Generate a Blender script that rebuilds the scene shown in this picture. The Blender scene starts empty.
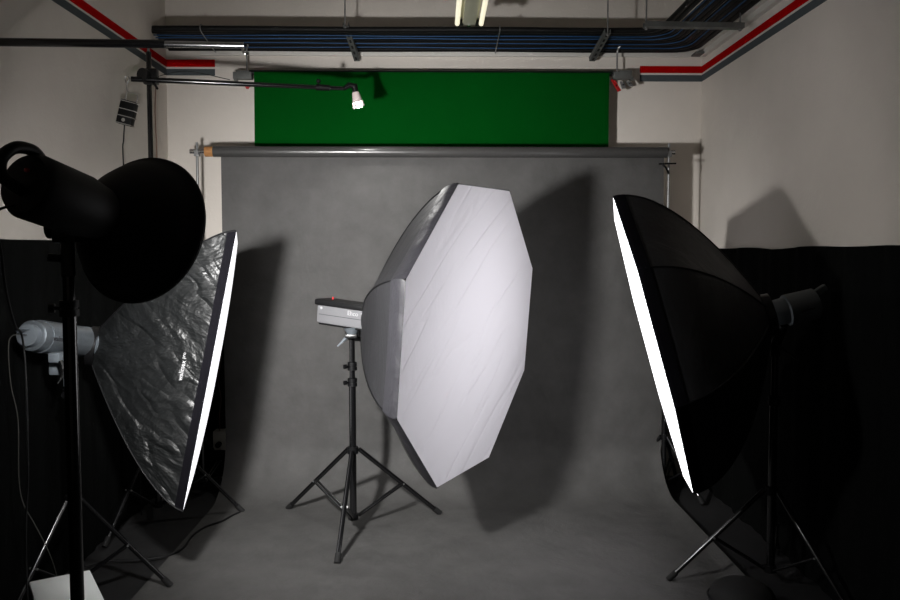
import bpy, bmesh, math, random
from mathutils import Vector, Matrix
random.seed(7)
V = Vector
SC = bpy.context.scene
COL = SC.collection
R = math.radians

# ------------------------------------------------------------------ camera
PITCH, YAW, F = R(3.36), R(-0.86), 800.0
EYE = V((0, 0, 1.5))
cd = bpy.data.cameras.new('camera'); cam = bpy.data.objects.new('camera', cd); COL.objects.link(cam)
cd.sensor_width = 36; cd.lens = F / 900 * 36; cd.clip_start = 0.05
cam.location = EYE; cam.rotation_euler = (math.pi / 2 - PITCH, 0, YAW)
SC.camera = cam
FWD = V((-math.sin(YAW) * math.cos(PITCH), math.cos(YAW) * math.cos(PITCH), -math.sin(PITCH)))
RGT = V((math.cos(YAW), math.sin(YAW), 0)); UPV = RGT.cross(FWD)
def ray(px, py): return FWD * F + RGT * (px - 450) + UPV * (300 - py)
def at(px, py, Y):
    d = ray(px, py); return EYE + d * (Y / d.y)
def on_floor(px, py, h=0.0):
    d = ray(px, py); return EYE + d * ((h - 1.5) / d.z)

# ------------------------------------------------------------------ world, exposure
w = bpy.data.worlds.new('world'); SC.world = w; w.use_nodes = True
w.node_tree.nodes['Background'].inputs[0].default_value = (0, 0, 0, 1)
w.node_tree.nodes['Background'].inputs[1].default_value = 0
SC.view_settings.view_transform = 'Standard'; SC.view_settings.look = 'None'
SC.view_settings.exposure = -0.10; SC.view_settings.gamma = 1.0
SC.view_settings.use_curve_mapping = False
P_DISH = 70.0         # flash tube inside the silver dish
P_BEAM = 400.0        # the part of its light the dish gathers into a beam
L_LEFT, L_RIGHT = 1.15, 2.1 # radiance of the two glowing diffusers
P_SPOT = 24.0          # small lamp at the tip of the boom

# ------------------------------------------------------------------ materials
def mat(name, col, rough=0.6, metal=0.0, bump=None, var=None, spec=0.5, emit=None, sheen=0.0, trans=0.0):
    m = bpy.data.materials.new(name); m.use_nodes = True
    nt = m.node_tree; b = nt.nodes['Principled BSDF']
    b.inputs['Base Color'].default_value = (*col, 1); b.inputs['Roughness'].default_value = rough
    b.inputs['Metallic'].default_value = metal; b.inputs['Specular IOR Level'].default_value = spec
    b.inputs['Sheen Weight'].default_value = sheen
    if emit:
        b.inputs['Emission Color'].default_value = (*emit[0], 1); b.inputs['Emission Strength'].default_value = emit[1]
    tc = nt.nodes.new('ShaderNodeTexCoord')
    def noise(scale, sc3, detail=3, rg=0.5, dist=0.0):
        mp = nt.nodes.new('ShaderNodeMapping'); mp.inputs['Scale'].default_value = sc3
        nt.links.new(tc.outputs['Object'], mp.inputs[0])
        n = nt.nodes.new('ShaderNodeTexNoise'); n.inputs['Scale'].default_value = scale
        n.inputs['Detail'].default_value = detail; n.inputs['Roughness'].default_value = rg
        n.inputs['Distortion'].default_value = dist
        nt.links.new(mp.outputs[0], n.inputs['Vector']); return n
    if var:                                    # (scale, low, high [, scale3])
        n = noise(var[0], var[3] if len(var) > 3 else (1, 1, 1), 4, 0.6)
        r = nt.nodes.new('ShaderNodeValToRGB'); e = r.color_ramp.elements
        e[0].position = 0.3; e[1].position = 0.72
        e[0].color = (*[c * var[1] for c in col], 1); e[1].color = (*[c * var[2] for c in col], 1)
        nt.links.new(n.outputs['Fac'], r.inputs[0]); nt.links.new(r.outputs[0], b.inputs['Base Color'])
    if bump:                                   # list of (scale, distance, scale3, distortion)
        prev = None
        for bp in bump:
            n = noise(bp[0], bp[2], 5, 0.55, bp[3])
            bn = nt.nodes.new('ShaderNodeBump'); bn.inputs['Distance'].default_value = bp[1]
            bn.inputs['Strength'].default_value = 1.0
            nt.links.new(n.outputs['Fac'], bn.inputs['Height'])
            if prev: nt.links.new(prev.outputs[0], bn.inputs['Normal'])
            prev = bn
        nt.links.new(prev.outputs[0], b.inputs['Normal'])
    return m

M = dict(
    plaster=mat('plaster', (.68, .63, .575), .85, bump=[(2.0, .01, (1, 1, 1), 0), (60, .0012, (1, 1, 1), 0)], var=(1.3, .93, 1.05)),
    ceil=mat('ceiling_paint', (.60, .57, .52), .9, bump=[(30, .001, (1, 1, 1), 0)]),
    floor=mat('dark_floor', (.009, .009, .0095), .7, bump=[(40, .001, (1, 1, 1), 0)], var=(4, .7, 1.3)),
    red=mat('red_paint', (.40, .0005, .0015), .9, spec=.03, bump=[(50, .0005, (1, 1, 1), 0)]),
    slate=mat('slate_paint', (.075, .088, .095), .85, spec=.1, bump=[(50, .0005, (1, 1, 1), 0)]),
    trunk=mat('white_trunking', (.66, .64, .60), .5, bump=[(30, .0004, (1, 1, 1), 0)]),
    paper=mat('grey_paper', (.062, .0606, .0588), .75, bump=[(2.2, .016, (1, 1, .6), .5), (11, .003, (1, 1, 1), .3), (60, .0006, (1, 1, 1), 0)], var=(7, .84, 1.18)),
    paper_roll=mat('grey_paper_roll', (.055, .054, .053), .25, bump=[(60, .0004, (.2, 1, 1), 0)]),
    card=mat('cardboard_core', (.42, .19, .06), .7, var=(40, .7, 1.2, (1, 4, 4))),
    green=mat('green_cloth', (.0002, .055, .0048), .9, spec=.03, bump=[(3, .006, (1, 1, .4), 0), (150, .0006, (1, 1, 1), 0)], var=(2, .92, 1.06)),
    chrome=mat('chrome', (.75, .76, .78), .18, 1.0, bump=[(80, .0002, (1, 1, 1), 0)]),
    zinc=mat('zinc_steel', (.27, .275, .275), .4, .7, var=(20, .85, 1.1)),
    dark_zinc=mat('grey_bracket_paint', (.13, .135, .13), .6, .3, var=(12, .8, 1.15)),
    black_metal=mat('black_metal', (.006, .006, .0065), .32, .0, spec=.45, bump=[(60, .0002, (1, 1, 1), 0)]),
    black_tube=mat('black_lacquered_tube', (.005, .005, .0055), .17, .0, spec=.7, bump=[(40, .0001, (1, 1, 1), 0)]),
    black_plastic=mat('black_plastic', (.004, .004, .0045), .5, spec=.2, bump=[(120, .0003, (1, 1, 1), 0)]),
    rubber=mat('black_rubber', (.004, .004, .004), .8, bump=[(90, .0003, (1, 1, 1), 0)]),
    dish_black=mat('dish_black', (.006, .006, .006), .6, spec=.25, bump=[(90, .0002, (1, 1, 1), 0)]),
    lining=mat('silver_lining', (.8, .8, .8), .35, .6, bump=[(120, .0006, (1, 1, 1), 0)]),
    nylon=mat('black_nylon', (.0055, .006, .0062), .40, spec=.34, bump=[(2.6, .055, (.8, .8, 1.1), .8), (11, .007, (.8, .8, 1.2), .8)]),
    nylon_smooth=mat('black_nylon_taut', (.015, .015, .0165), .55, spec=.26, bump=[(6, .010, (1, 1, .3), .6), (90, .0006, (1, 1, 1), 0)]),
    hem=mat('nylon_hem', (.018, .0175, .021), .5, spec=.38, bump=[(14, .006, (1, 1, 1), .8)]),
    hem_flat=mat('nylon_hem_flat', (.0035, .0033, .0045), .85, spec=.03, bump=[(20, .002, (1, 1, 1), .3)]),
    diffuser=mat('white_diffuser_cloth', (.86, .84, .89), .75, spec=.2, bump=[(2.0, .010, (1, 1, .5), .8), (120, .0004, (1, 1, 1), 0)]),
    glow_l=mat('lit_diffuser_left', (.85, .85, .88), .8, emit=((1, .985, 1.0), L_LEFT), bump=[(8, .01, (1, 1, .5), 0)]),
    glow_r=mat('lit_diffuser_right', (.85, .85, .88), .8, emit=((1, .985, 1.0), L_RIGHT), bump=[(8, .01, (1, 1, .5), 0)]),
    curtain=mat('black_cloth', (.0028, .0031, .0030), .9, spec=.05, bump=[(12, .008, (1, 1, .2), .3)], var=(6, .8, 1.2, (1, 1, .3))),
    silver=mat('silver_housing', (.20, .225, .25), .38, .55, bump=[(160, .0003, (.1, 1, 1), 0)], var=(70, .9, 1.08, (.1, 1, 1))),
    silver_dull=mat('grey_housing', (.22, .25, .28), .45, .3, bump=[(90, .0003, (1, 1, 1), 0)]),
    flash_side=mat('light_grey_housing', (.17, .17, .178), .42, .2, bump=[(120, .0002, (1, 1, 1), 0)]),
    flash_dim=mat('dim_grey_housing', (.13, .15, .165), .5, .1, bump=[(120, .0002, (1, 1, 1), 0)]),
    white_print=mat('white_print', (.42, .42, .43), .6, bump=[(90, .0001, (1, 1, 1), 0)]),
    dark_print=mat('dark_print', (.02, .02, .025), .6, bump=[(90, .0001, (1, 1, 1), 0)]),
    red_plastic=mat('red_plastic', (.5, .01, .012), .4, bump=[(90, .0002, (1, 1, 1), 0)]),
    orange_print=mat('orange_print', (.7, .08, .02), .5, bump=[(90, .0001, (1, 1, 1), 0)]),
    white_box=mat('white_box_plastic', (.84, .87, .86), .5, bump=[(30, .0006, (1, 1, 1), 0)]),
    socket=mat('beige_box', (.55, .53, .47), .6, bump=[(50, .0004, (1, 1, 1), 0)]),
    pipe=mat('black_cable_sheath', (.003, .0033, .0038), .6, spec=.25, bump=[(30, .0006, (.2, 1, 1), 0)]),
    blue=mat('blue_cable_sheath', (.006, .055, .15), .6, bump=[(30, .0004, (.2, 1, 1), 0)]),
    tube_glow=mat('fluorescent_tube', (.9, .9, .85), .3, emit=((1, .93, .66), .86), bump=[(60, .0001, (1, 1, 1), 0)]),
    lamp_cream=mat('cream_lamp_housing', (.55, .54, .42), .5, bump=[(60, .0002, (1, 1, 1), 0)]),
    lamp_white=mat('white_lamp_housing', (.72, .62, .60), .4, bump=[(60, .0002, (1, 1, 1), 0)]),
    bulb=mat('lit_bulb', (.9, .9, .9), .3, emit=((1, .99, .97), 40.0), bump=[(60, .0001, (1, 1, 1), 0)]),
    cable=mat('black_rubber_cable', (.005, .005, .0055), .6, spec=.3, bump=[(60, .0002, (1, 1, 1), 0)]),
    grey_cable=mat('grey_cable', (.045, .045, .04), .5, bump=[(60, .0002, (1, 1, 1), 0)]),
    brown_cable=mat('brown_cable', (.12, .06, .04), .5, bump=[(60, .0002, (1, 1, 1), 0)]),
)

def creases(m, across, along, fa, fl, dist, dist2, width=.035):
    """adds long thin fold lines running in direction `along`"""
    nt = m.node_tree; b = nt.nodes['Principled BSDF']; tc = nt.nodes.new('ShaderNodeTexCoord')
    def dot(v, f):
        d = nt.nodes.new('ShaderNodeVectorMath'); d.operation = 'DOT_PRODUCT'; d.inputs[1].default_value = tuple(V(v) * f)
        nt.links.new(tc.outputs['Object'], d.inputs[0]); return d.outputs['Value']
    c = nt.nodes.new('ShaderNodeCombineXYZ'); nt.links.new(dot(across, fa), c.inputs[0]); nt.links.new(dot(along, fl), c.inputs[1])
    n = nt.nodes.new('ShaderNodeTexNoise'); n.inputs['Scale'].default_value = 1; n.inputs['Detail'].default_value = 2; n.inputs['Distortion'].default_value = .25
    nt.links.new(c.outputs[0], n.inputs['Vector'])
    s1 = nt.nodes.new('ShaderNodeMath'); s1.operation = 'SUBTRACT'; s1.inputs[1].default_value = .5; nt.links.new(n.outputs['Fac'], s1.inputs[0])
    s2 = nt.nodes.new('ShaderNodeMath'); s2.operation = 'ABSOLUTE'; nt.links.new(s1.outputs[0], s2.inputs[0])
    mr = nt.nodes.new('ShaderNodeMapRange'); mr.inputs['From Max'].default_value = width; nt.links.new(s2.outputs[0], mr.inputs['Value'])
    old = b.inputs['Normal'].links[0].from_socket if b.inputs['Normal'].links else None
    for src, dd in ((mr.outputs[0], dist), (n.outputs['Fac'], dist2)):
        bn = nt.nodes.new('ShaderNodeBump'); bn.inputs['Distance'].default_value = dd; nt.links.new(src, bn.inputs['Height'])
        if old: nt.links.new(old, bn.inputs['Normal'])
        old = bn.outputs[0]
    nt.links.new(old, b.inputs['Normal'])

# ------------------------------------------------------------------ mesh helpers
def frame(d):
    d = d.normalized(); a = V((0, 0, 1)) if abs(d.z) < .95 else V((1, 0, 0))
    x = a.cross(d).normalized(); return x, d.cross(x), d

class MB:
    def __init__(s): s.b = bmesh.new()
    def box(s, c, size, X=None, Y=None, Z=None, bev=0.0):
        X = (X or V((1, 0, 0))).normalized(); Y = (Y or V((0, 1, 0))).normalized(); Z = (Z or X.cross(Y)).normalized()
        vs = []
        for i in (-1, 1):
            for j in (-1, 1):
                for k in (-1, 1):
                    vs.append(s.b.verts.new(V(c) + X * i * size[0] / 2 + Y * j * size[1] / 2 + Z * k * size[2] / 2))
        fs = [s.b.faces.new([vs[q] for q in f]) for f in ((0, 1, 3, 2), (4, 6, 7, 5), (0, 4, 5, 1), (2, 3, 7, 6), (0, 2, 6, 4), (1, 5, 7, 3))]
        if bev:
            es = set(e for f in fs for e in f.edges)
            bmesh.ops.bevel(s.b, geom=list(es), offset=bev, segments=2, affect='EDGES', profile=.6)
        return s
    def tube(s, pts, r, n=14, cap=True, smooth=True):
        pts = [V(p) for p in pts]; rs = r if isinstance(r, (list, tuple)) else [r] * len(pts)
        rings = []; x = None
        for i, p in enumerate(pts):
            d = (pts[min(i + 1, len(pts) - 1)] - pts[max(i - 1, 0)])
            if d.length < 1e-9: d = V((0, 0, 1))
            d.normalize()
            if x is None: x = frame(d)[0]
            x = (x - d * x.dot(d)).normalized(); y = d.cross(x)
            rings.append([s.b.verts.new(p + (x * math.cos(a) + y * math.sin(a)) * rs[i]) for a in [2 * math.pi * k / n for k in range(n)]])
        for a, b in zip(rings, rings[1:]):
            for k in range(n):
                f = s.b.faces.new((a[k], a[(k + 1) % n], b[(k + 1) % n], b[k])); f.smooth = smooth
        if cap: s.b.faces.new(rings[0][::-1]); s.b.faces.new(rings[-1])
        return s
    def cyl(s, a, b, r, n=20): return s.tube([a, b], r, n)
    def lathe(s, base, axis, prof, n=40, cap=True):     # prof: (along, radius)
        x, y, d = frame(V(axis)); rings = []
        for t, r in prof:
            rings.append([s.b.verts.new(V(base) + d * t + (x * math.cos(a) + y * math.sin(a)) * r) for a in [2 * math.pi * k / n for k in range(n)]])
        for a, b in zip(rings, rings[1:]):
            for k in range(n):
                f = s.b.faces.new((a[k], a[(k + 1) % n], b[(k + 1) % n], b[k])); f.smooth = True
        if cap: s.b.faces.new(rings[0][::-1]); s.b.faces.new(rings[-1])
        return s
    def grid(s, fn, nu, nv, smooth=True):
        g = [[s.b.verts.new(fn(i / nu, j / nv)) for j in range(nv + 1)] for i in range(nu + 1)]
        for i in range(nu):
            for j in range(nv):
                f = s.b.faces.new((g[i][j], g[i + 1][j], g[i + 1][j + 1], g[i][j + 1])); f.smooth = smooth
        return s
    def ball(s, c, r, n=14):
        k = max(4, n // 2)
        return s.lathe(V(c) - V((0, 0, r)), V((0, 0, 1)), [(r - r * math.cos(math.pi * i / k), max(r * math.sin(math.pi * i / k), r * .02)) for i in range(k + 1)], n)

ORG = {}
def obj(name, mb, m, parent=None, sol=0.0, origin=None):
    """link the mesh; its vertices were given in world space"""
    o_ = V(ORG[parent.name]) if parent else V(origin or (0, 0, 0))
    b = mb.b
    bmesh.ops.recalc_face_normals(b, faces=b.faces[:]) if not sol else None
    bmesh.ops.translate(b, verts=b.verts[:], vec=-o_)
    me = bpy.data.meshes.new(name); b.to_mesh(me); b.free()
    me.materials.append(M[m] if isinstance(m, str) else m)
    me.set_sharp_from_angle(angle=R(38))
    o = bpy.data.objects.new(name, me); COL.objects.link(o)
    if parent: o.parent = parent
    else: o.location = o_
    if sol:
        md = o.modifiers.new('thickness', 'SOLIDIFY'); md.thickness = sol; md.offset = 0; md.use_rim = False
    ORG[o.name] = o_
    return o
def tag(o, label, cat, group=None):
    o['label'] = label; o['category'] = cat
    if group: o['group'] = group
    return o
def thing(name, label, cat, loc, group=None):
    o = bpy.data.objects.new(name, None); COL.objects.link(o); o.location = loc; o.empty_display_size = .1
    ORG[o.name] = V(loc); return tag(o, label, cat, group)
def struct(name, mb, m, **k):
    o = obj(name, mb, m, **k); o['kind'] = 'structure'; return o
def lettering(name, text, m, parent, fn, size, label=None):
    """flat raised lettering; fn maps text-plane (x, y, z) in metres to world"""
    cu = bpy.data.curves.new(name, 'FONT'); cu.body = text; cu.size = size; cu.align_x = 'CENTER'; cu.align_y = 'CENTER'
    cu.extrude = .0008; cu.resolution_u = 3
    t = bpy.data.objects.new(name, cu); COL.objects.link(t)
    dg = bpy.context.evaluated_depsgraph_get(); me = bpy.data.meshes.new_from_object(t.evaluated_get(dg))
    bpy.data.objects.remove(t)
    for v in me.vertices: v.co = fn(v.co.x, v.co.y, v.co.z) - ORG[parent.name]
    me.materials.clear(); me.materials.append(M[m])
    o = bpy.data.objects.new(name, me); COL.objects.link(o); o.parent = parent; ORG[o.name] = ORG[parent.name]
    if label: o['label'] = label
    return o
def spline(pts, n=8):
    pts = [V(p) for p in pts]; out = []
    for i in range(len(pts) - 1):
        p0, p1, p2, p3 = pts[max(i - 1, 0)], pts[i], pts[i + 1], pts[min(i + 2, len(pts) - 1)]
        for k in range(n):
            t = k / n
            out.append(.5 * ((2 * p1) + (p2 - p0) * t + (2 * p0 - 5 * p1 + 4 * p2 - p3) * t * t + (3 * p1 - p0 - 3 * p2 + p3) * t ** 3))
    return out + [pts[-1]]

# ------------------------------------------------------------------ room
YB, YF, H = 5.3, -1.6, 3.45
XL, XR = at(168, 150, YB).x, at(700.5, 150, YB).x
def slab(x0, x1, y0, y1, z0, z1):
    return MB().box(((x0 + x1) / 2, (y0 + y1) / 2, (z0 + z1) / 2), (x1 - x0, y1 - y0, z1 - z0))
struct('floor', slab(XL - .1, XR + .1, YF - .1, YB + .1, -.1, 0), 'floor')
struct('ceiling', slab(XL - .1, XR + .1, YF - .1, YB + .1, H, H + .1), 'ceil')
struct('wall_left', slab(XL - .1, XL, YF - .1, YB + .1, 0, H), 'plaster')
struct('wall_right', slab(XR, XR + .1, YF - .1, YB + .1, 0, H), 'plaster')
struct('wall_back', slab(XL, XR, YB, YB + .1, 0, H), 'plaster')
struct('wall_front', slab(XL, XR, YF - .1, YF, 0, H), 'plaster')
# painted bands: red over slate, wrapping each back corner
def band(z0, z1, side, xe, m, n):
    b = MB(); e = .0015
    if side < 0:
        b.box((XL + e / 2, (YF + YB) / 2, (z0 + z1) / 2), (e, YB - YF, z1 - z0)); b.box(((XL + xe) / 2, YB - e / 2, (z0 + z1) / 2), (xe - XL, e, z1 - z0))
    else:
        b.box((XR - e / 2, (YF + YB) / 2, (z0 + z1) / 2), (e, YB - YF, z1 - z0)); b.box(((XR + xe) / 2, YB - e / 2, (z0 + z1) / 2), (XR - xe, e, z1 - z0))
    struct('trim_%d' % n, b, m)
def wall_z(y, x=640): return at(x, y, YB).z
band(wall_z(68.5), wall_z(61.2), -1, at(215, 66, YB).x, 'red', 1); band(wall_z(77), wall_z(70.5), -1, at(215, 66, YB).x, 'slate', 2)
band(wall_z(73), wall_z(66), 1, at(640, 66, YB).x, 'red', 3); band(wall_z(81.5), wall_z(75), 1, at(640, 66, YB).x, 'slate', 4)
# white cable trunking under the bundle, on the back wall and along the right wall
struct('trim_5', MB().box(((XL + XR) / 2 + .1, YB - .012, wall_z(55.2)), (XR - XL - .25, .024, .030), bev=.003), 'trunk')
struct('trim_6', MB().box((XR - .016, (YB + YF) / 2, wall_z(55.2)), (.032, YB - YF - .1, .05), bev=.003), 'trunk')
struct('trim_7', MB().box((XR - .045, (YB + YF) / 2, wall_z(55.2) + .02), (.026, YB - YF - .12, .03), bev=.003), 'trunk')

# ------------------------------------------------------------------ black cloths low on the walls
def cloth(label, path, top, ztop_wob, n):
    """path: list of (x, y) points the cloth follows, hung from `top`"""
    P = [V((x, y, 0)) for x, y in path]; seg = [(b - a).length for a, b in zip(P, P[1:])]; L = sum(seg)
    def pos(u):
        d = u * L
        for a, b, l in zip(P, P[1:], seg):
            if d <= l or b is P[-1]:
                t = min(1, d / l); nrm = (b - a).normalized().cross(V((0, 0, 1))); return a.lerp(b, t), nrm
            d -= l
    def fn(u, v):
        p, nr = pos(u); s = u * L
        wv = .008 * math.sin(s * 17) + .005 * math.sin(s * 41 + 1) + .004 * math.sin(s * 7 + v * 2)
        z = (top + ztop_wob * (abs(math.sin(s * 2.3)) + .4 * math.sin(s * 9))) * (1 - v) + .006 * v
        return V((p.x, p.y, z)) + nr * wv
    b = MB().grid(fn, n, 12)
    o = obj('black_cloth', b, 'curtain', sol=.002); return tag(o, label, 'cloth')
g = .024
cloth('black cloth pinned along the lower left wall behind the silver flash head', [(XL + g, -1.4), (XL + g, YB - .03)], 1.553, .004, 240)
cloth('black cloth hung on the back wall left of the grey paper backdrop', [(XL + .05, YB - g), (XL + .75, YB - g)], 1.25, .005, 60)
cloth('black cloth pinned along the lower right wall behind the right softbox', [(XR - g, -1.4), (XR - g, YB - .03)], 1.522, .008, 240)
bpy.data.objects['black_cloth'].name = 'black_cloth'

# ------------------------------------------------------------------ grey paper backdrop
YR = 4.90; ZR = at(430, 152, YR).z
PX0, PX1 = at(221, 160, YR + .034).x, at(664, 160, YR + .034).x
bd = thing('paper_backdrop', 'wide grey seamless paper hanging from a roll and sweeping onto the floor', 'backdrop', (-.1, YR, 0))
path = []
for i in range(20): path.append((YR + .034, ZR + .0 - (ZR - .36) * i / 20))
rc = .34
for i in range(15):
    a = math.pi / 2 * i / 14; path.append((YR + .034 - rc + rc * math.cos(a), .012 + rc - rc * math.sin(a) + .0))
y_end = YR + .034 - rc
for i in range(1, 30): path.append((y_end - (y_end - 1.0) * i / 29, .012))
def paper_fn(u, v):
    k = v * (len(path) - 1); i = min(int(k), len(path) - 2); t = k - i
    y = path[i][0] * (1 - t) + path[i + 1][0] * t; z = path[i][1] * (1 - t) + path[i + 1][1] * t
    x = PX0 + (PX1 - PX0) * u
    s = min(1, v * 3)
    nn = .007 * math.sin(x * 4.1 + z * 1.3) * math.sin(z * 3.3 + .6) * s
    if z > .3: y += nn
    # the free right edge on the floor curls up a little
    if z < .3: z += .03 * max(0, (u - .965) / .035) ** 2 + .004 * (1 + math.sin(x * 3 + y * 2.3)) * .5
    return V((x + (.012 * u if z > .3 else 0) * (1 - z / 2), y, z))
obj('sheet', MB().grid(paper_fn, 70, len(path) - 1), 'paper', bd, sol=.0015)
obj('roll', MB().cyl((PX0 - .035, YR, ZR), (PX1 + .006, YR, ZR), .033, 32), 'paper_roll', bd)
o = obj('core', MB().cyl((PX0 - .085, YR, ZR), (PX0 - .035, YR, ZR), .031, 28), 'card', bd); o['label'] = 'brown cardboard core end'
cb = tag(obj('crossbar', MB().cyl((at(190, 150, YR).x, YR, ZR), (at(675, 150, YR).x, YR, ZR), .0145, 18), 'chrome', origin=(-.15, YR, ZR)),
         'chrome crossbar through the grey paper roll, resting on two thin poles', 'crossbar')

def tripod_parts(root, base, top, hub, low, foot_pts, r_low, r_up, split, collars, m='black_tube', knob_dir=V((1, 0, 0)), leg_r=.011):
    bx, by = base[0], base[1]
    def c(z): return V((bx, by, z))
    obj('lower_tube', MB().cyl(c(low), c(split), r_low, 20), m, root)
    obj('upper_tube', MB().cyl(c(split), c(top), r_up, 20), m, root)
    for z in collars:
        k = obj('collar', MB().cyl(c(z - .022), c(z - .004), r_low * 1.38, 20).cyl(c(z + .002), c(z + .020), r_low * 1.38, 20).cyl(c(z - .022), c(z + .02), r_low * 1.15, 18), 'black_plastic', root)
        a = c(z) - knob_dir * r_low * 1.2
        obj('knob', MB().cyl(a, a - knob_dir * .016, .005, 10).cyl(a - knob_dir * .014, a - knob_dir * .028, .012, 12), 'black_plastic', k)
    obj('hub', MB().cyl(c(hub - .018), c(hub + .018), r_low * 1.6, 22), 'black_plastic', root)
    obj('lower_hub', MB().cyl(c(low - .006), c(low + .024), r_low * 1.5, 22), 'black_plastic', root)
    for fp in foot_pts:
        fp = V(fp); d = (fp - c(fp.z)).normalized(); a = c(hub) + d * r_low * 2.0
        tip = fp + V((0, 0, leg_r + .004)); q = tip + (a - tip).normalized() * .05
        lg = obj('leg', MB().cyl(a, q, leg_r, 14), m, root)
        obj('rubber_foot', MB().tube([q, tip], [leg_r * 1.25, leg_r * 1.3], 14), 'rubber', lg)
        mid = a.lerp(tip, .52); lo = c(low + .01) + d * r_low * 1.6
        s = d.cross(V((0, 0, 1)))
        br = obj('brace', MB().cyl(mid + s * .012, lo + s * .008, .0065, 10).cyl(mid - s * .012, lo - s * .008, .0065, 10), m, root)
        obj('rivet', MB().cyl(mid - s * .019, mid + s * .019, .0045, 10), 'zinc', br)
def ring_feet(x, y, r, degs): return [(x + r * math.cos(R(a)), y + r * math.sin(R(a)), .0) for a in degs]

for px, x, lab, degs, low in ((0, at(197, 150, YR).x, 'thin metal backdrop pole at the left end of the grey paper roll', (-47, 70, 190), .07),
                              (1, at(669, 150, YR).x, 'thin metal backdrop pole at the right end of the grey paper roll', (0, 120, 240), .07)):
    st = thing('backdrop_stand', lab, 'stand', (x, YR, 0))
    b = V((x, YR, 0))
    if px == 0: feet = [V((x - .03, 4.62, 0)), V((x - .20, 5.10, 0)), V((x + .11, 5.15, 0))]
    else: feet = [V((x + .16, 4.64, 0)), V((x + .16, 5.16, 0)), V((x - .2, 5.12, 0))]
    tripod_parts(st, b, ZR + .055, .36, low, feet, .0125, .008, 1.15, (1.15,), 'zinc' if False else 'black_tube', V((0, 1, 0)))
    for ch in st.children:
        if ch.name.startswith('upper_tube'): ch.data.materials[0] = M['zinc']
    obj('saddle', MB().box((x, YR, ZR - .022), (.03, .04, .012), bev=.002).box((x, YR - .019, ZR - .008), (.024, .004, .03)).box((x, YR + .019, ZR - .008), (.024, .004, .03)), 'zinc', st)
    if px: obj('lever', MB().tube(spline([(x - .005, YR - .02, ZR - .13), (x - .03, YR - .05, ZR - .10), (x - .055, YR - .05, ZR - .075)], 5), .006, 8)
               .cyl((x - .075, YR - .05, ZR - .075), (x + .03, YR - .05, ZR - .072), .005, 8), 'black_plastic', st)

# ------------------------------------------------------------------ green backdrop
YG = 5.2
gx0, gx1 = at(255.5, 100, YG).x, at(608, 100, YG).x
zt = at(430, 73.5, YG).z
gb = thing('green_backdrop', 'dark green cloth backdrop hanging from a bar above the grey roll', 'backdrop', ((gx0 + gx1) / 2, YG, 1.3))
def green_fn(u, v):
    x = gx0 + (gx1 - gx0) * u; z = zt - (zt - 1.3) * v
    return V((x + .01 * (1 - u) * v * -1, YG - .028 + .006 * math.sin(x * 5 + 1) * v + .002 * math.sin(z * 14) * (1 - v), z))
obj('sheet', MB().grid(green_fn, 80, 30), 'green', gb, sol=.002)
o = obj('bar', MB().cyl((gx0 - .035, YG, zt + .002), (gx1 + .05, YG, zt + .002), .017, 20), 'black_metal', gb)
for s, xb in ((0, at(243, 78, YG).x), (1, at(622, 78, YG).x)):
    zb = at(243 if not s else 622, 76, YG).z
    k = obj('end_bracket', MB().box((xb, YG, zb), (.118, .05, .044), bev=.004).box((xb + (.02 if s else -.0), YG, zb + .026), (.085, .03, .014), bev=.002).box((xb - (.045 if not s else -.06), YG, zb - .02), (.02, .04, .022), bev=.002), 'dark_zinc', gb)
    hx = at(247 if not s else 617, 60, YG).x
    obj('hook', MB().tube(spline([(hx, YG - .005, zb + .02), (hx, YG - .005, zb + .14), (hx + .004, YG - .02, zb + .17), (hx + .014, YG - .03, zb + .185), (hx + .004, YG - .04, zb + .20)], 5), .0055, 8), 'zinc', gb)
xb = at(622, 78, YG).x
for i, (px, py, dx, dz, m, lab) in enumerate(((614, 82, .045, -.075, 'red_plastic', 'red spring clamp on the right end bracket of the green backdrop'),
                                              (622, 83, .018, -.045, 'zinc', 'small grey clamp at the right end bracket, beside the red clamp'),
                                              (628, 82, .03, -.035, 'zinc', 'small grey clamp outermost on the right end bracket of the green backdrop'))):
    a = at(px, py, YG - .045); d = V((dx, 0, dz)).normalized(); L = V((dx, 0, dz)).length
    c = thing('spring_clamp', lab, 'clamp', a)
    obj('jaw', MB().box(a + d * L * .3 + V((-.006, 0, 0)), (.010, .016, L), V((1, 0, 0)) - d * d.x, V((0, 1, 0)), d, bev=.002).box(a + d * L * .3 + V((.008, 0, 0)), (.008, .016, L * .9), V((1, 0, 0)) - d * d.x, V((0, 1, 0)), d, bev=.002), m, c)
    obj('pivot', MB().cyl(a + d * L * .3 - V((0, .012, 0)), a + d * L * .3 + V((0, .012, 0)), .005, 10), 'black_plastic', c)
a = at(247.5, 88, YG - .03)
c = thing('spring_clamp', 'small orange-red clamp under the left end bracket of the green backdrop', 'clamp', a)
obj('jaw', MB().box(a + V((-.007, 0, .006)), (.012, .016, .026), V((1, 0, .6)), V((0, 1, 0)), bev=.003).box(a + V((.007, 0, .006)), (.012, .016, .026), V((1, 0, -.6)), V((0, 1, 0)), bev=.003), 'red_plastic', c)
obj('pivot', MB().cyl(a + V((0, -.012, .01)), a + V((0, .012, .01)), .004, 10), 'zinc', c)

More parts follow.
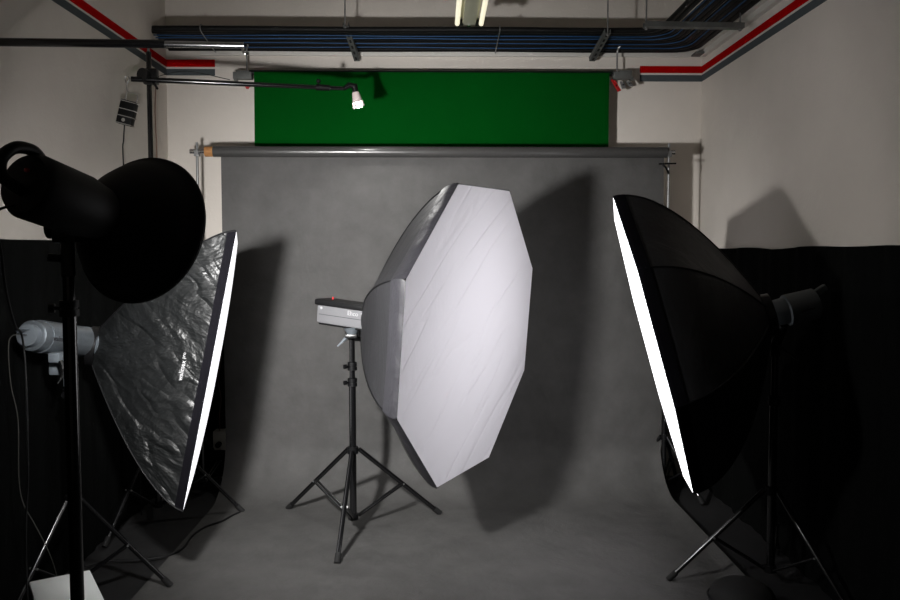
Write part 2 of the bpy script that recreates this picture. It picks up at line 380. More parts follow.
# ------------------------------------------------------------------ overhead cable bundle, L-shaped
# (offset across the run, height, radius, material) - the bundle leans down toward the wall
def bundle_at(t):     # t: 0 far (by the wall) .. 1 near
    return (.035 + .315 * t, wall_z(53) + .010 + (.04) * t)
runs = [(.02, .020, 'pipe'), (.13, .018, 'pipe'), (.215, .006, 'blue'), (.27, .016, 'pipe'), (.36, .018, 'pipe'), (.43, .006, 'blue'),
        (.50, .015, 'pipe'), (.585, .017, 'pipe'), (.665, .007, 'blue'), (.72, .015, 'pipe'), (.80, .006, 'blue'), (.87, .017, 'pipe'), (.975, .018, 'pipe')]
nb = 0; npip = 0
ordn = ['closest to the wall', 'second from the wall', 'third from the wall', 'fourth from the wall', 'fifth from the wall', 'sixth from the wall', 'seventh from the wall', 'eighth from the wall', 'nearest the camera']
for i, (t, r, m) in enumerate(runs):
    off, z = bundle_at(t); off += r * .2
    if m == 'blue': z -= .0165; off += .004; r *= .62
    y = YB - off; x = XR - off - .03
    x0 = XL + .02 + .04 * random.random()
    pts = [(x0, y, z)]
    k = 22
    for q in range(1, k): pts.append((x0 + (x - .14 - x0) * q / k, y + .002 * math.sin(q * .7 + i * 2), z + .002 * math.sin(q * .6 + i)))
    for q in range(7):
        a = math.pi / 2 * q / 6; pts.append((x - .14 + .14 * math.sin(a), y - .14 + .14 * math.cos(a), z))
    for q in range(1, 22): pts.append((x + .004 * math.sin(q + i), y - .14 - (y - .14 - YF - .04) * q / 21, z + .004 * math.sin(q * .9 + i)))
    if m == 'pipe':
        lab = 'black cable in the overhead bundle, %s among the black ones' % ordn[npip]; npip += 1
        tag(obj('overhead_cable', MB().tube(pts, r, 10), 'pipe', origin=(0, y, z)), lab, 'cable', 'black cables in the overhead bundle')
    else:
        lab = 'thin blue cable in the overhead bundle, %s' % ['closest to the wall', 'second from the wall', 'third from the wall', 'nearest the camera'][nb]; nb += 1
        tag(obj('overhead_cable', MB().tube(pts, r, 8), 'blue', origin=(0, y, z)), lab, 'cable', 'blue cables in the overhead bundle')
# zip ties
for px, lab in ((208, 'pale cable tie around the overhead bundle at its left end'), (497, 'pale cable tie around the overhead bundle right of the fluorescent light')):
    o0, z0 = bundle_at(-.04); o1, z1 = bundle_at(1.05)
    x = at(px, 38, 5.1).x
    a = V((x, YB - o0, z0)); b_ = V((x + .004, YB - o1, z1)); d = (b_ - a).normalized(); n_ = V((1, 0, 0)).cross(d)
    pts = spline([a - n_ * .02, a.lerp(b_, .25) - n_ * .026, a.lerp(b_, .5) - n_ * .022, a.lerp(b_, .75) - n_ * .026, b_ - n_ * .02, b_ + n_ * .02, a.lerp(b_, .5) + n_ * .024, a + n_ * .02, a - n_ * .02], 4)
    tag(obj('cable_tie', MB().tube(pts, .0035, 6).ball(pts[10], .008), 'zinc', origin=a), lab, 'cable tie')

def channel(label, a, b_, w_, rods, holes=True):
    """perforated channel from a to b with threaded rods up to the ceiling"""
    c = thing('ceiling_bracket', label, 'bracket', (a + b_) / 2)
    d = (b_ - a); L = d.length; d.normalize(); s = V((0, 0, 1)).cross(d).normalized(); up = d.cross(s)
    mb = MB().box((a + b_) / 2, (w_, L, .004), s, d, up)
    for q in (-1, 1): mb.box((a + b_) / 2 + s * q * w_ / 2 + up * .012, (.004, L, .028), s, d, up)
    ch = obj('channel', mb, 'dark_zinc', c)
    if holes:
        n = int(L / .055)
        for i in range(n):
            p = a + d * L * (i + .5) / n - up * .0025; obj('slot', MB().box(p, (w_ * .38, L / n * .5, .0012), s, d, up), 'rubber', ch)
    for p in rods: obj('rod', MB().cyl(p + V((0, 0, -.015)), V((p.x, p.y, H)), .0045, 8).cyl(p - V((0, 0, .012)), p - V((0, 0, .002)), .009, 6), 'zinc', c)
    return c
def br_at(px, near, far): return at(px[0], near, 4.92), at(px[1], far, 5.255)
a = at(345.5, 26, 4.93); b_ = at(357, 61, 5.25)
channel('perforated bracket holding the overhead cables above the small white lamp', a, b_, .032, [a + V((-.004, .01, 0))])
a = at(608, 33, 4.90); b_ = at(592, 61, 5.24)
channel('perforated slanting bracket holding the overhead cables above the green cloth, right side', a, b_, .034, [a + V((0, .01, 0))])
a = at(644, 27, 4.42); b_ = at(743, 28.5, 4.42)
c = channel('long flat grey bracket carrying the cables along the right wall', a, b_, .045, [a + V((.012, 0, 0)), a.lerp(b_, .97)], False)
# short dark wall shoe where the trunking meets the corner
tag(obj('trunking_end', MB().box((XR - .05, YB - .09, wall_z(57.5, 698)), (.07, .10, .012), bev=.002), 'dark_zinc'), 'small dark end plate of the white trunking in the right back corner', 'plate')

# ------------------------------------------------------------------ fluorescent light
k = 2.80; yn, yf = 3.25, 4.62
zz = at(470, 23, yf).z
xm = at(469, 23, yf).x
fl = thing('fluorescent_light', 'twin-tube fluorescent light hanging from the ceiling above the green cloth', 'light', (xm, (yn + yf) / 2, zz))
for s in (-1, 1):
    tb = obj('tube', MB().cyl((xm + s * .0675, yn + .02, zz - .012), (xm + s * .0675, yf - .03, zz - .012), .0135, 18), 'tube_glow', fl)
    obj('end_cap', MB().cyl((xm + s * .0675, yf - .03, zz - .012), (xm + s * .0675, yf, zz - .012), .015, 18).box((xm + s * .05, yf - .02, zz - .004), (.03, .03, .03)), 'black_plastic', tb)
    obj('end_cap', MB().cyl((xm + s * .0675, yn, zz - .012), (xm + s * .0675, yn + .02, zz - .012), .015, 18), 'black_plastic', tb)
obj('housing', MB().box((xm, (yn + yf) / 2, zz + .012), (.075, yf - yn, .05), bev=.006).box((xm - .043, (yn + yf) / 2, zz + .028), (.02, yf - yn, .012), bev=.002).box((xm + .043, (yn + yf) / 2, zz + .028), (.02, yf - yn, .012), bev=.002), 'lamp_cream', fl)
obj('screw', MB().cyl((xm, yf - .012, zz - .02), (xm, yf - .012, zz - .008), .012, 12), 'chrome', fl)
for y in (yn + .3, yf - .35): obj('hanger', MB().cyl((xm, y, zz + .03), (xm, y, H), .004, 8), 'zinc', fl)

# ------------------------------------------------------------------ softboxes
def rim_poly(c, N, a0, r, n=8):
    N = N.normalized(); h = V((0, 0, 1)).cross(N).normalized(); v = N.cross(h)
    return [c + (h * math.cos(a0 + 2 * math.pi * i / n) + v * math.sin(a0 + 2 * math.pi * i / n)) * r for i in range(n)]
def softbox(name, label, cat, c, N, rim, depth, gexp, shell_m, hem_m, diff_m, ring_r=.085, bow=.02, sag=.02, hem=.09, lip=.004, hemfold=0.0):
    N = N.normalized(); n = len(rim); root = thing(name, label, cat, c - N * depth)
    vecs = [p - c for p in rim]
    def rod(i, t):
        i %= n; rv = vecs[i] - N * vecs[i].dot(N)
        q = rv.normalized() * ring_r
        g_ = max(t, 0.0) ** gexp
        return c - N * depth * t + rv.lerp(q, g_)
    def panel(i, s, t, off=0.0):
        a, b_ = rod(i, t), rod(i + 1, t); p = a.lerp(b_, s)
        axis = c - N * depth * t; rad = (p - axis)
        k = 4 * s * (1 - s)
        p = axis + rad * (1 - sag * k * math.sin(math.pi * min(1, t * 1.1 + .02)) * (1 if t < .9 else .3))
        return p + rad.normalized() * off
    mb = MB()
    for i in range(n): mb.grid(lambda u, v, i=i: panel(i, u, v), 14, 22)
    bmesh.ops.remove_doubles(mb.b, verts=mb.b.verts[:], dist=.0004)
    sh = obj('shell', mb, shell_m, root, sol=.0012)
    sb = MB()
    for i in range(n): sb.tube([panel(i, 0, t / 16, .001) for t in range(17)], .0045, 8)
    obj('seam', sb, 'black_plastic', sh)
    hb = MB()
    for i in range(n): hb.grid(lambda u, v, i=i: panel(i, u, hem / depth * v, lip * (.2 + min(1, v * 6)) + hemfold * math.sin(v * 3.1) * (.5 + .5 * math.sin(u * 21 + i))), 18, 5)
    obj('hem', hb, hem_m, root, sol=.0012)
    def face(i):
        def fn(u, v):     # fan: v 0 centre .. 1 rim
            e = vecs[i].lerp(vecs[(i + 1) % n], u) * (v * .9985)
            return c + e + N * (bow * (1 - v ** 2))
        return fn
    fb = MB()
    for i in range(n): fb.grid(face(i), 10, 12)
    bmesh.ops.remove_doubles(fb.b, verts=fb.b.verts[:], dist=.0004)
    obj('diffuser', fb, diff_m, root, sol=.0008)
    rb = c - N * depth
    obj('speed_ring', MB().lathe(rb - N * .03, N, [(0, .07), (0, .092), (.035, .094), (.035, .07), (0, .07)], 32, False), 'black_metal', root)
    return root, panel

# centre octagon
cN = V((.879, -.469, -.086)); cC = V((.180, 3.887, 1.113)); cR = .76
rim = rim_poly(cC, cN, 1.979, cR)
sb1, pan1 = softbox('octagonal_softbox', 'large octagonal softbox in the middle with its broad white front facing right', 'softbox', cC, cN, rim, .575, 1.5, 'nylon_smooth', 'hem', 'diffuser', bow=-.006, hemfold=.006, ring_r=.135)
_ch = V((0, 0, 1)).cross(cN.normalized()).normalized(); _cv = cN.normalized().cross(_ch)
creases(M['diffuser'], _ch * -.6 + _cv * .8, _ch * .8 + _cv * .6, 5.0, .7, .0035, .02)
# right octagon, seen from behind
rN = V((-.948, .183, -.261)).normalized(); rR = .68
rC = at(650, 343.5, 3.52)
_h = V((0, 0, 1)).cross(rN).normalized(); _v = rN.cross(_h)
top_dir = V((0, 0, 1)) - rN * rN.z
RA0 = math.atan2(top_dir.dot(_v), top_dir.dot(_h)) + R(-14)
rim_r = rim_poly(rC, rN, RA0, rR)
sb2, pan2 = softbox('octagonal_softbox', 'black octagonal softbox at the right, seen from behind with a bright sliver of front', 'softbox', rC, rN, rim_r, .50, 1.9, 'nylon_smooth', 'hem_flat', 'glow_r', bow=.012, hem=.05, ring_r=.08)
# left rectangle
nt_, nb_ = at(236.5, 231, 3.56), at(183, 511, 3.42)
e_ = (nt_ - nb_).normalized(); mid = (nt_ + nb_) / 2; s_ = (mid - EYE).normalized()
N0 = e_.cross(s_).normalized()
if N0.x < 0: N0 = -N0
N0 = (Matrix.Rotation(R(-1.5), 3, e_) @ N0)
W0 = N0.cross(e_).normalized()
if W0.y < 0: W0 = -W0
SW, SL = .62, (nt_ - nb_).length
lC = mid + W0 * SW / 2
rim_l = [lC - W0 * SW / 2 + e_ * SL / 2, lC - W0 * SW / 2 - e_ * SL / 2, lC + W0 * SW / 2 - e_ * SL / 2, lC + W0 * SW / 2 + e_ * SL / 2]
sb3, pan3 = softbox('rectangular_softbox', 'tall black rectangular softbox at the left with crinkled cloth and white lettering', 'softbox', lC, N0, rim_l, .52, 1.45, 'nylon', 'hem_flat', 'glow_l', bow=.026, hem=.038, ring_r=.085, sag=.05)
creases(M['nylon'], e_ * .85 + N0 * .5, N0 * .85 - e_ * .5, 6.5, 2.2, .0035, .034, .05)
def logo_map(x, y, z):      # text runs up along the near panel, panel 0 from top corner to bottom corner
    s = .548 - x / SL; t = .225 + y / .52
    return pan3(0, s, t, .004 + z)
lettering('lettering', 'walimex', 'white_print', sb3, lambda x, y, z: logo_map(x + .03, y, z), .030)
lettering('lettering', 'pro', 'white_print', sb3, lambda x, y, z: logo_map(x + .105, y + .003, z), .022)

# ------------------------------------------------------------------ light stands
# centre
f1, f2, f3 = on_floor(288, 511), on_floor(440, 516), on_floor(337, 567)
cb_ = (f1 + f2 + f3) / 3
cx, cy = at(352.5, 400, 4.24).x, 4.24
ls = thing('light_stand', 'black tripod light stand under the large octagonal softbox in the middle', 'stand', (cx, cy, 0))
ztop = at(352, 333, cy).z
tripod_parts(ls, (cx, cy), ztop, at(352, 450, cy).z, .075, [f1, f2, f3], .0185, .0145, at(352, 381, cy).z, (at(352, 382, cy).z, at(352, 366, cy).z), knob_dir=V((.8, .6, 0)), leg_r=.0125)

def flash_head(label, P, axis, L, r, style):
    """P: point above the stand on the head's axis; axis points to the front"""
    A = axis.normalized(); S = A.cross(V((0, 0, 1))).normalized(); U = S.cross(A)
    root = thing('studio_flash', label, 'flash', P - U * r * 1.5)
    return root, A, S, U

# centre head (box shaped, dark lid, light grey sides)
hA = (cN * 1.0).normalized()
Pc = cC - cN * .69
hr, A, S, U = flash_head('light grey box-shaped studio flash with a black lid on the middle stand', Pc, hA, .3, .06, 0)
front = cC - cN * .57; rear = cC - cN * .905
mid = (front + rear) / 2; L = (front - rear).length
bd_ = obj('body', MB().box(mid - U * .012, (L, .125, .095), A, S, U, bev=.010), 'flash_side', hr)
obj('lid', MB().box(mid + U * .050 - A * .008, (L + .022, .135, .034), A, S, U, bev=.014), 'black_plastic', hr)
obj('base_plate', MB().box(mid - U * .063, (L - .02, .11, .012), A, S, U, bev=.004), 'black_plastic', hr)
near = -S if (-S).y < 0 else S
obj('groove', MB().box(mid - U * .012 + near * .063, (L - .03, .0015, .0025), A, S, U), 'dark_print', bd_)
obj('indicator', MB().cyl(rear + A * .03 + U * .022 + near * .060, rear + A * .03 + U * .022 + near * .066, .007, 12), 'white_print', bd_)
obj('indicator', MB().cyl(front - A * .045 + U * .020 + near * .060, front - A * .045 + U * .020 + near * .066, .008, 12), 'white_print', bd_)
o = obj('button', MB().cyl(rear + A * .055 + U * .064, rear + A * .055 + U * .080, .005, 10), 'red_plastic', hr); o['label'] = 'red button on the lid'
tx = A if A.x > 0 else -A
lettering('lettering', 'Ehco', 'white_print', bd_, lambda x, y, z: front - A * .105 + U * (.014 + y) + tx * x + near * (.0645 + z), .034)
obj('swivel', MB().box(Pc - U * .085, (.062, .04, .04), A, S, U, bev=.006).cyl(V((cx, cy, ztop - .035)), V((cx, cy, ztop + .03)), .021, 18).box(V((cx, cy, ztop + .025)), (.07, .045, .022), A, S, U, bev=.005), 'black_plastic', hr)
ym = cy - .06
o = obj('mount', MB().tube([at(351.5, 327.5, ym), at(352.5, 334, ym)], [.040, .026], 20), 'silver', hr)
obj('handle', MB().tube([at(348, 336, ym), at(345.5, 338.5, ym - .01), at(337.5, 346.5, ym - .03)], [.012, .010, .004], 10), 'silver', hr)
obj('clamp', MB().box(at(351.5, 336, ym + .01), (.065, .06, .022), bev=.006), 'black_metal', hr)
obj('knob', MB().cyl(V((cx + .015, cy - .01, ztop - .03)), V((cx + .045, cy - .02, ztop - .03)), .012, 12), 'black_plastic', hr)

# left stand and its silver cylinder head
lx, ly = at(69, 400, 3.42).x, 3.42
fa = on_floor(171, 589)
ls2 = thing('light_stand', 'black tripod light stand under the silver flash at the left, behind the dark foreground pole', 'stand', (lx, ly, 0))
ringL = lC - N0 * .52
lz = at(62, 372, ly).z
r0 = (V((fa.x, fa.y, 0)) - V((lx, ly, 0))).length
a0 = math.atan2(fa.y - ly, fa.x - lx)
fe = [V((lx + r0 * math.cos(a0 + q), ly + r0 * math.sin(a0 + q), 0)) for q in (0, 2.094, 4.189)]
fe = [V((max(p.x, XL + .05), p.y, 0)) for p in fe]
tripod_parts(ls2, (lx, ly), lz, .44, .075, fe, .0175, .014, .9, (.9,), knob_dir=V((0, 1, 0)))
hd0, hd1 = at(86, 342, ringL.y - .02), at(31, 335.5, 3.23)
hAx = (hd0 - hd1); Lh = hAx.length; hAx.normalize()
sf = thing('studio_flash', 'silver cylindrical studio flash at the far left, mounted on the black softbox', 'flash', V((lx, ly, lz)))
obj('body', MB().lathe(hd1, hAx, [(0, .055), (.004, .062), (.055, .064), (.056, .068), (Lh - .035, .068)], 40), 'silver', sf)
o = obj('front_collar', MB().lathe(hd1 + hAx * (Lh - .035), hAx, [(0, .069), (.028, .070), (.034, .064)], 36), 'silver_dull', sf)
obj('rear_panel', MB().lathe(hd1 - hAx * .03, hAx, [(0, .03), (.002, .044), (.03, .046)], 32), 'silver_dull', sf)
obj('rear_grip', MB().box(hd1 - hAx * .035 + V((0, -.02, .02)), (.05, .03, .03), hAx, V((0, 1, 0)), bev=.006), 'silver_dull', sf)
obj('swivel', MB().box(at(57, 357, ly - .09), (.046, .06, .04), bev=.005).box(V((lx - .02, ly - .03, lz + .02)), (.07, .06, .05), bev=.008).cyl(V((lx, ly, lz - .06)), V((lx, ly, lz)), .02, 16), 'silver_dull', sf)
obj('handle', MB().tube(spline([at(60.5, 361, ly - .12), at(62.5, 367, ly - .125), at(61.5, 376, ly - .13), at(57.5, 383, ly - .13)], 5), [.009] * 8 + [.007] * 5 + [.005] * 3, 8), 'chrome', sf)
hs = hAx.cross(V((0, 0, 1))).normalized(); hs = hs if hs.y < 0 else -hs; hu = V((0, 0, 1)) - hAx * hAx.z; hu.normalize()
def around(x, y, z):
    a = y / .068 - .12; return hd1 + hAx * (.098 + x) + (hs * math.cos(a) + hu * math.sin(a)) * (.0685 + z)
lettering('lettering', 'walimex', 'dark_print', sf, around, .030)
o = obj('dot', MB().grid(lambda u, v: around(.058 + .012 * u, -.006 + .012 * v, .0006), 4, 4), 'orange_print', sf, sol=.0008); o['label'] = 'orange-red dot after the lettering'

# right stand and head
rx, ry = at(774, 400, 3.50).x, 3.50
ringR = rC - rN * .50
f_r = on_floor(668, 583)
rr = (V((f_r.x, f_r.y, 0)) - V((rx, ry, 0))).length; a0 = math.atan2(f_r.y - ry, f_r.x - rx)
fe = [V((rx + rr * math.cos(a0 + q), ry + rr * math.sin(a0 + q), 0)) for q in (0, 2.094, 4.189)]
fe = [V((min(p.x, XR - .05), p.y, 0)) for p in fe]
ls3 = thing('light_stand', 'black tripod light stand under the softbox at the right', 'stand', (rx, ry, 0))
rz = at(774, 345, ry).z
tripod_parts(ls3, (rx, ry), rz, .44, .075, fe, .0175, .014, .85, (.85,), knob_dir=V((0, 1, 0)))
rf = thing('studio_flash', 'dim grey studio flash at the right, half lost in the dark against the black cloth', 'flash', V((rx, ry, rz)))
h1 = at(816, 303, 3.42); h0 = ringR + rN * .0
if h1.x > XR - .10: h1.x = XR - .10
ax = (h0 - h1); Lr = ax.length; ax.normalize()
obj('body', MB().lathe(h1, ax, [(0, .055), (.006, .066), (.13, .068), (.135, .058), (Lr - .01, .055)], 40), 'flash_dim', rf)
obj('rear_grip', MB().box(h1 - ax * .01 + V((0, -.02, .055)), (.05, .03, .028), (ax + V((0, 0, -.4))), V((0, 1, 0)), bev=.006), 'flash_dim', rf)
obj('swivel', MB().tube([V((rx, ry, rz - .05)), V((rx, ry, rz)), h1 + ax * .14 - V((0, 0, .06))], [.02, .022, .02], 12), 'black_plastic', rf)
obj('handle', MB().tube([V((rx, ry - .02, rz)), V((rx + .08, ry - .06, rz - .06))], [.008, .005], 8), 'black_metal', rf)
sd = V((0, -1, 0)) + ax * ax.y; sd.normalize(); su = sd.cross(ax); su = su if su.z > 0 else -su
def around2(x, y, z):
    a = y / .068 - .1; return h1 - ax * (x - .065) + (sd * math.cos(a) + su * math.sin(a)) * (.0685 + z)
lettering('lettering', 'walimex', 'dark_print', rf, around2, .018)

# ------------------------------------------------------------------ foreground flash with dish reflector
dC = at(138, 228.5, 2.25); K = 2.25 / 2.42
az, el = R(19), R(-13.5)
dA = V((math.sin(az) * math.cos(el), math.cos(az) * math.cos(el), math.sin(el)))
dish = thing('dish_reflector', 'round black dish reflector in the left foreground, seen from behind', 'reflector', dC - dA * .13 * K)
prof = [(-.17, .050), (-.165, .072), (-.145, .098), (-.115, .130), (-.075, .166), (-.035, .195), (0, .214), (.004, .222), (.012, .222)]
prof = [(a * K, r * K) for a, r in prof]
obj('bowl', MB().lathe(dC, dA, prof, 72, False), 'dish_black', dish, sol=.002)
o = obj('lining', MB().lathe(dC, dA, [(a + .004, r - .005) for a, r in prof[:-1]], 64, False), 'lining', dish, sol=.001); o['label'] = 'silver inner lining'
obj('rim_bead', MB().lathe(dC, dA, [(a * K, r * K) for a, r in ((.008, .222), (.008, .225), (.014, .226), (.016, .222), (.012, .219))], 72, False), 'dish_black', dish, sol=.001)
ld = bpy.data.lights.new('flash_tube_light', 'POINT'); ld.energy = P_DISH; ld.shadow_soft_size = .058; ld.color = (1, .985, .97)
lo = bpy.data.objects.new('flash_tube_light', ld); COL.objects.link(lo); lo.parent = dish; lo.location = (dC - dA * .118) - ORG[dish.name]
lb = bpy.data.lights.new('beam_light', 'SPOT'); lb.energy = P_BEAM; lb.shadow_soft_size = .058; lb.color = (1, .985, .97); lb.spot_size = R(94); lb.spot_blend = 1.0
lq = bpy.data.objects.new('beam_light', lb); COL.objects.link(lq); lq.parent = dish; lq.location = (dC - dA * .113) - ORG[dish.name]; lq.rotation_euler = (dA + V((-.11, 0, .015))).to_track_quat('-Z', 'Y').to_euler()

def dk(t): return dC + dA * t * K
ff = thing('studio_flash', 'big black cylindrical studio flash in the left foreground holding the dish reflector', 'flash', dk(-.3))
hb0 = dk(-.43); hS = dA.cross(V((0, 0, 1))).normalized(); hU = hS.cross(dA)
obj('body', MB().lathe(hb0, dA, [(a * K, r * K) for a, r in ((0, .045), (.004, .074), (.022, .086), (.19, .086), (.20, .083), (.255, .076), (.28, .065))], 44), 'dish_black', ff)
obj('rear_handle', MB().tube(spline([hb0 + (dA * a + hU * u) * K for a, u in ((.05, .072), (.012, .090), (-.040, .078), (-.072, .038), (-.062, -.002), (.0, -.02))], 7), [.0145] * 36, 12), 'black_plastic', ff)
o = obj('switch', MB().box(hb0 - dA * .004 + hU * .03 + hS * .01, (.010, .008, .009), hS, dA, bev=.002), 'red_plastic', ff); o['label'] = 'tiny red switch'
# dish stand
sy = 2.12; sx = at(69, 300, sy).x
zc = at(66, 232, sy).z
obj('swivel', MB().box(V((sx, sy, zc)), (.062, .05, .058), bev=.008).cyl(V((sx - .042, sy, zc + .010)), V((sx + .042, sy, zc + .010)), .022, 18).cyl(V((sx - .048, sy, zc + .010)), V((sx - .037, sy, zc + .010)), .028, 14)
    .box(V((sx + .016, sy + .016, zc + .035)), (.05, .04, .06), dA, hS, bev=.005).cyl(V((sx, sy, zc - .116)), V((sx, sy, zc)), .0175, 16), 'black_metal', ff)
obj('knob', MB().cyl(V((sx - .012, sy - .01, zc - .07)), V((sx - .042, sy - .02, zc - .066)), .011, 12), 'black_plastic', ff)
ls4 = thing('light_stand', 'thick black foreground pole under the dish reflector, the nearest light stand', 'stand', (sx, sy, 0))
tripod_parts(ls4, (sx, sy), zc - .025, .36, .09, ring_feet(sx, sy, .46, (-70, 50, 170)), .0175, .0145, at(69, 308, sy).z, (at(69, 308, sy).z,), knob_dir=V((.98, .2, 0)), leg_r=.0115)

# ------------------------------------------------------------------ boom stand, boom arm lamp, counterweight
bx_, by_ = at(150, 120, 4.42).x, 4.42
bz = at(150, 77, by_).z
ft_ = on_floor(243, 514)
bs = thing('boom_stand', 'tall black stand behind the dish reflector carrying a long thin boom arm', 'stand', (bx_, by_, 0))
tripod_parts(bs, (bx_, by_), at(152, 52, by_).z, .50, .09, [ft_, V((bx_ - .02, by_ + .45, 0)), V((XL + .07, by_ - .42, 0))], .0165, .0135, 1.3, (1.3,), knob_dir=V((0, 1, 0)))
obj('top_pin', MB().cyl(V((bx_, by_, at(152, 52, by_).z)), V((bx_, by_, at(152, 48, by_).z)), .007, 10), 'zinc', bs)
obj('clamp', MB().box(V((bx_ + .012, by_ - .005, bz)), (.075, .05, .085), bev=.01).cyl(V((bx_ - .02, by_ - .05, bz + .004)), V((bx_ + .01, by_ + .04, bz + .004)), .034, 20), 'black_metal', bs)
obj('clamp_lever', MB().tube([V((bx_ + .03, by_ - .03, bz - .03)), V((bx_ + .065, by_ - .06, bz - .075))], [.008, .006], 8), 'black_plastic', bs)
ba, bt = at(131, 79, by_ - .05), at(344, 88.5, 4.62)
arm = obj('boom_arm', MB().tube([ba, ba.lerp(bt, .5), bt], [.0145, .0135, .011], 14), 'black_tube', bs)
sj = ba.lerp(bt, .86)
obj('arm_collar', MB().cyl(sj, ba.lerp(bt, .93), .017, 14).ball(sj.lerp(bt, .1) + V((0, 0, .035)), .013).cyl(sj.lerp(bt, .1), sj.lerp(bt, .1) + V((0, 0, .035)), .005, 8), 'black_plastic', arm)
obj('safety_wire', MB().tube(spline([ba.lerp(bt, .12) + V((0, 0, .02)), ba.lerp(bt, .25) + V((0, 0, .055)), ba.lerp(bt, .45) + V((0, 0, .02))], 6), .0022, 6), 'cable', bs)
# lamp at the tip
lt = at(354.5, 88, 4.64)
lamp = thing('boom_lamp', 'small white lit lamp hanging from the tip of the boom arm', 'lamp', lt)
tip = at(359, 108, 4.64); ldv = (tip - lt).normalized()
obj('socket', MB().tube([bt, bt.lerp(lt, .5) + V((0, 0, .018)), lt + V((0, 0, .01)), lt + ldv * .03], [.012, .016, .020, .017], 14), 'black_plastic', lamp)
obj('housing', MB().lathe(lt + ldv * .022, ldv, [(0, .014), (.004, .020), (.05, .028), (.062, .030)], 24), 'lamp_white', lamp)
bl = obj('bulb', MB().lathe(lt + ldv * .082, ldv, [(0, .02), (.010, .024), (.022, .021), (.030, .011), (.032, .003)], 22), 'bulb', lamp)
fx, fy, _ = frame(ldv)
for q in range(4):
    a = q * math.pi / 2 + .5; p = lt + ldv * .08 + (fx * math.cos(a) + fy * math.sin(a)) * .031
    o = obj('prong', MB().cyl(p, p + ldv * .022, .006, 8).ball(p + ldv * .024, .009), 'lamp_white', lamp)
sl = bpy.data.lights.new('bulb_light', 'SPOT'); sl.energy = P_SPOT; sl.spot_size = R(168); sl.spot_blend = 1.0; sl.shadow_soft_size = .02; sl.color = (1, .98, .95)
so = bpy.data.objects.new('bulb_light', sl); COL.objects.link(so); so.parent = lamp; so.location = ldv * .125
so.rotation_euler = (ldv + V((0, -.42, 0))).to_track_quat('-Z', 'Y').to_euler()
# counterweight on wire
ca = at(127, 80, by_ - .06); cy2 = by_ - .06
cw = thing('counterweight', 'black box counterweight with silver straps hanging by a wire from the boom arm', 'counterweight', at(128, 110, cy2))
obj('wire', MB().tube(spline([at(126, 83, cy2), at(125, 77.5, cy2), at(127.5, 76, cy2), at(129.5, 79, cy2), at(127, 84, cy2), at(127, 90, cy2), at(129, 92, cy2), at(137.5, 95, cy2), at(136, 103, cy2)], 4), .0032, 6).tube([at(127, 91, cy2), at(125, 101, cy2)], .003, 6), 'chrome', cw)
t0, t1 = at(130, 101, cy2), at(124.5, 125, cy2); dz = (t1 - t0).normalized(); sx_ = V((0, 1, 0)).cross(dz).normalized()
bx2 = obj('box', MB().box((t0 + t1) / 2, (.082, .05, (t1 - t0).length), sx_, V((0, 1, 0)), dz, bev=.006), 'black_plastic', cw)
for q in (.06, .38, .66, .97):
    obj('strap', MB().box(t0.lerp(t1, q), (.086, .054, .004), sx_, V((0, 1, 0)), dz), 'chrome', cw)
obj('buckle', MB().cyl(t0.lerp(t1, .82) - V((0, .026, 0)), t0.lerp(t1, .82) - V((0, .032, 0)), .010, 12), 'chrome', cw)
tag(obj('cable', MB().tube(spline([t1, at(123.6, 140, cy2), at(123.5, 165, cy2), V((bx_ - .09, cy2, 1.2)), V((bx_ - .08, cy2 + .02, .05))], 6), .0035, 6), 'cable', origin=t1), 'thin black cable dropping from the hanging counterweight', 'cable')
tag(obj('cable', MB().tube(spline([V((bx_ + .03, by_ + .02, bz - .03)), at(155, 110, by_), at(156, 135, by_), at(157, 160, by_), V((bx_ + .04, by_ + .01, 1.1)), V((bx_ + .05, by_, .1))], 6), .003, 6), 'brown_cable', origin=(bx_, by_, 1)), 'thin dark cable hanging beside the boom stand pole', 'cable')

# ------------------------------------------------------------------ horizontal pole at top left
p0 = V((XL + .01, 0, 0)); yq = 3.30
p0 = at(-2, 42, 3.22); p0.x = XL + .004; p1 = at(165, 44, 3.23); p2 = at(244, 45.5, 3.25)
hp = thing('wall_pole', 'long horizontal pole reaching in from the left wall near the ceiling, tip chromed', 'pole', p0)
obj('sleeve', MB().cyl(p0, p1, .0165, 20), 'black_tube', hp)
o = obj('inner_tube', MB().cyl(p1, p2, .0125, 20), 'chrome', hp); o['label'] = 'shiny chrome inner tube'
obj('wall_plate', MB().box(p0 + V((.004, 0, 0)), (.008, .09, .09), bev=.002), 'dark_zinc', hp)
obj('end_hook', MB().tube(spline([p2 + V((-.003, 0, -.004)), p2 + V((-.004, -.004, -.02)), p2 + V((.004, -.004, -.034)), p2 + V((.014, 0, -.03))], 4), .005, 8), 'chrome', hp)

# ------------------------------------------------------------------ floor clutter and cables
p = on_floor(60, 600, .36)
wb = thing('white_box', 'white plastic box on the floor at the bottom left, behind the foreground pole', 'box', (p.x, p.y, 0))
tl, tr = at(27, 582, 2.86), at(92, 569, 2.96)
zt2 = .36
tl, tr = on_floor(29, 581.5, zt2), on_floor(90, 569.5, zt2)
ex = (tr - tl); LX = ex.length; ex.normalize(); ey = V((ex.y, -ex.x, 0))
if ey.y > 0: ey = -ey
cc = (tl + tr) / 2 + ey * .15; cc.z = zt2 / 2
obj('body', MB().box(V((cc.x, cc.y, .17)), (LX - .02, .28, .34), ex, ey, V((0, 0, 1)), bev=.008), 'white_box', wb)
obj('lid', MB().box(V((cc.x, cc.y, zt2 - .0125)), (LX, .30, .025), ex, ey, V((0, 0, 1)), bev=.006), 'white_box', wb)
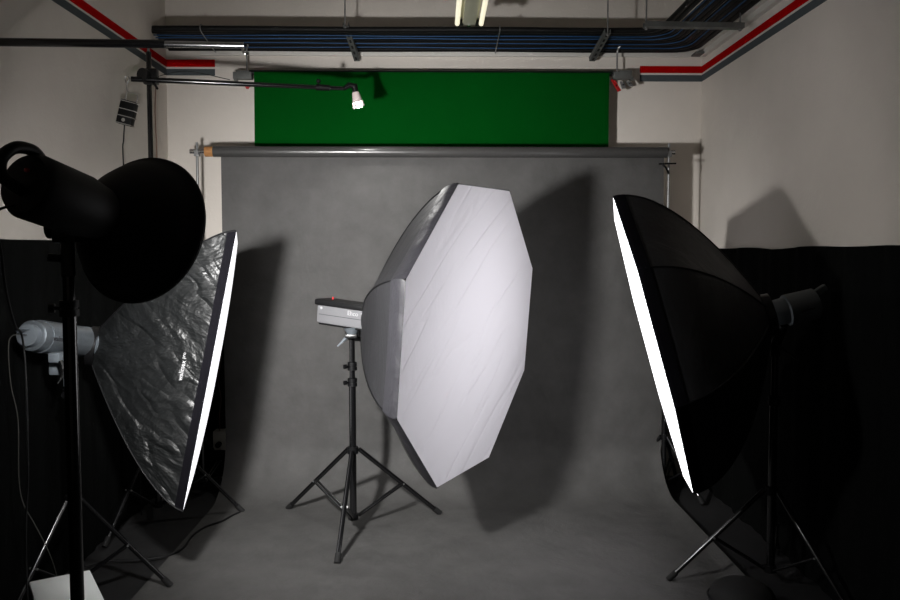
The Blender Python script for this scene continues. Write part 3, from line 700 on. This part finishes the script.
# white socket box by the wall
a = at(218, 442, 5.15)
skt = thing('socket_box', 'small beige power box at the left edge of the grey paper', 'box', (a.x, YB - .03, a.z))
obj('housing', MB().box((a.x, YB - .075, a.z), (.085, .09, .125), bev=.008), 'socket', skt)
obj('plug', MB().cyl((a.x, YB - .16, a.z - .02), (a.x, YB - .12, a.z - .02), .018, 14), 'black_plastic', skt)
tag(obj('cable', MB().tube(spline([(a.x, YB - .10, a.z + .06), at(219.5, 415, 5.1), at(221, 398, 5.1), at(218, 380, 5.1), at(221, 360, 5.1), at(219, 345, 5.1)], 6), .003, 6), 'brown_cable', origin=a), 'thin pale cable rising from the beige power box by the grey paper', 'cable')
# floor cable
pts = [on_floor(240, 512, .02)] + [on_floor(x, y, .02) for x, y in ((233, 515), (222, 521), (205, 527), (192, 536), (184, 547), (172, 554), (155, 558), (135, 560), (108, 561), (85, 566))]
tag(obj('power_cable', MB().tube(spline(pts, 6), .0055, 8), 'cable', origin=pts[5]), 'black power cable curving over the grey paper at the lower left', 'cable')
# cable hanging from silver flash
xa = XL + .09
tag(obj('flash_cable', MB().tube(spline([hd1 - hAx * .03, at(12, 336, 3.12), at(8.5, 350, 3.1), at(11, 385, 3.1), at(18, 420, 3.1), at(19, 480, 3.1), at(24, 505, 3.1), at(34, 523, 3.1), at(52, 560, 3.12), on_floor(66, 612, .01)], 6), .0019, 8), 'grey_cable', origin=hd1), 'thin grey cable hanging from the silver flash at the far left', 'cable')
tag(obj('sync_cable', MB().tube(spline([hb0 + V((-.02, 0, -.05)), at(-6, 215, 1.85), at(1, 250, 1.95), at(6, 290, 2.1), at(15, 325, 2.3), at(22, 336, 2.6), at(26, 380, 2.6), at(28, 470, 2.5), at(26, 560, 2.4), V((sx - .15, sy + .05, .02))], 6), .0032, 8), 'cable', origin=hb0), 'black cable hanging from the rear of the big foreground flash at the far left', 'cable')
# dark round cushion at bottom right
q = on_floor(742, 592, .10)
st = thing('round_cushion', 'low round black cushion on the floor at the bottom right', 'cushion', (q.x, q.y, 0))
obj('pad', MB().lathe((q.x, q.y, .014), (0, 0, 1), [(0, .10), (.01, .125), (.06, .135), (.10, .12), (.125, .08), (.135, .01)], 36), 'rubber', st)
obj('piping', MB().lathe((q.x, q.y, .012), (0, 0, 1), [(.06, .134), (.066, .139), (.072, .134)], 36, False), 'black_plastic', st, sol=.001)
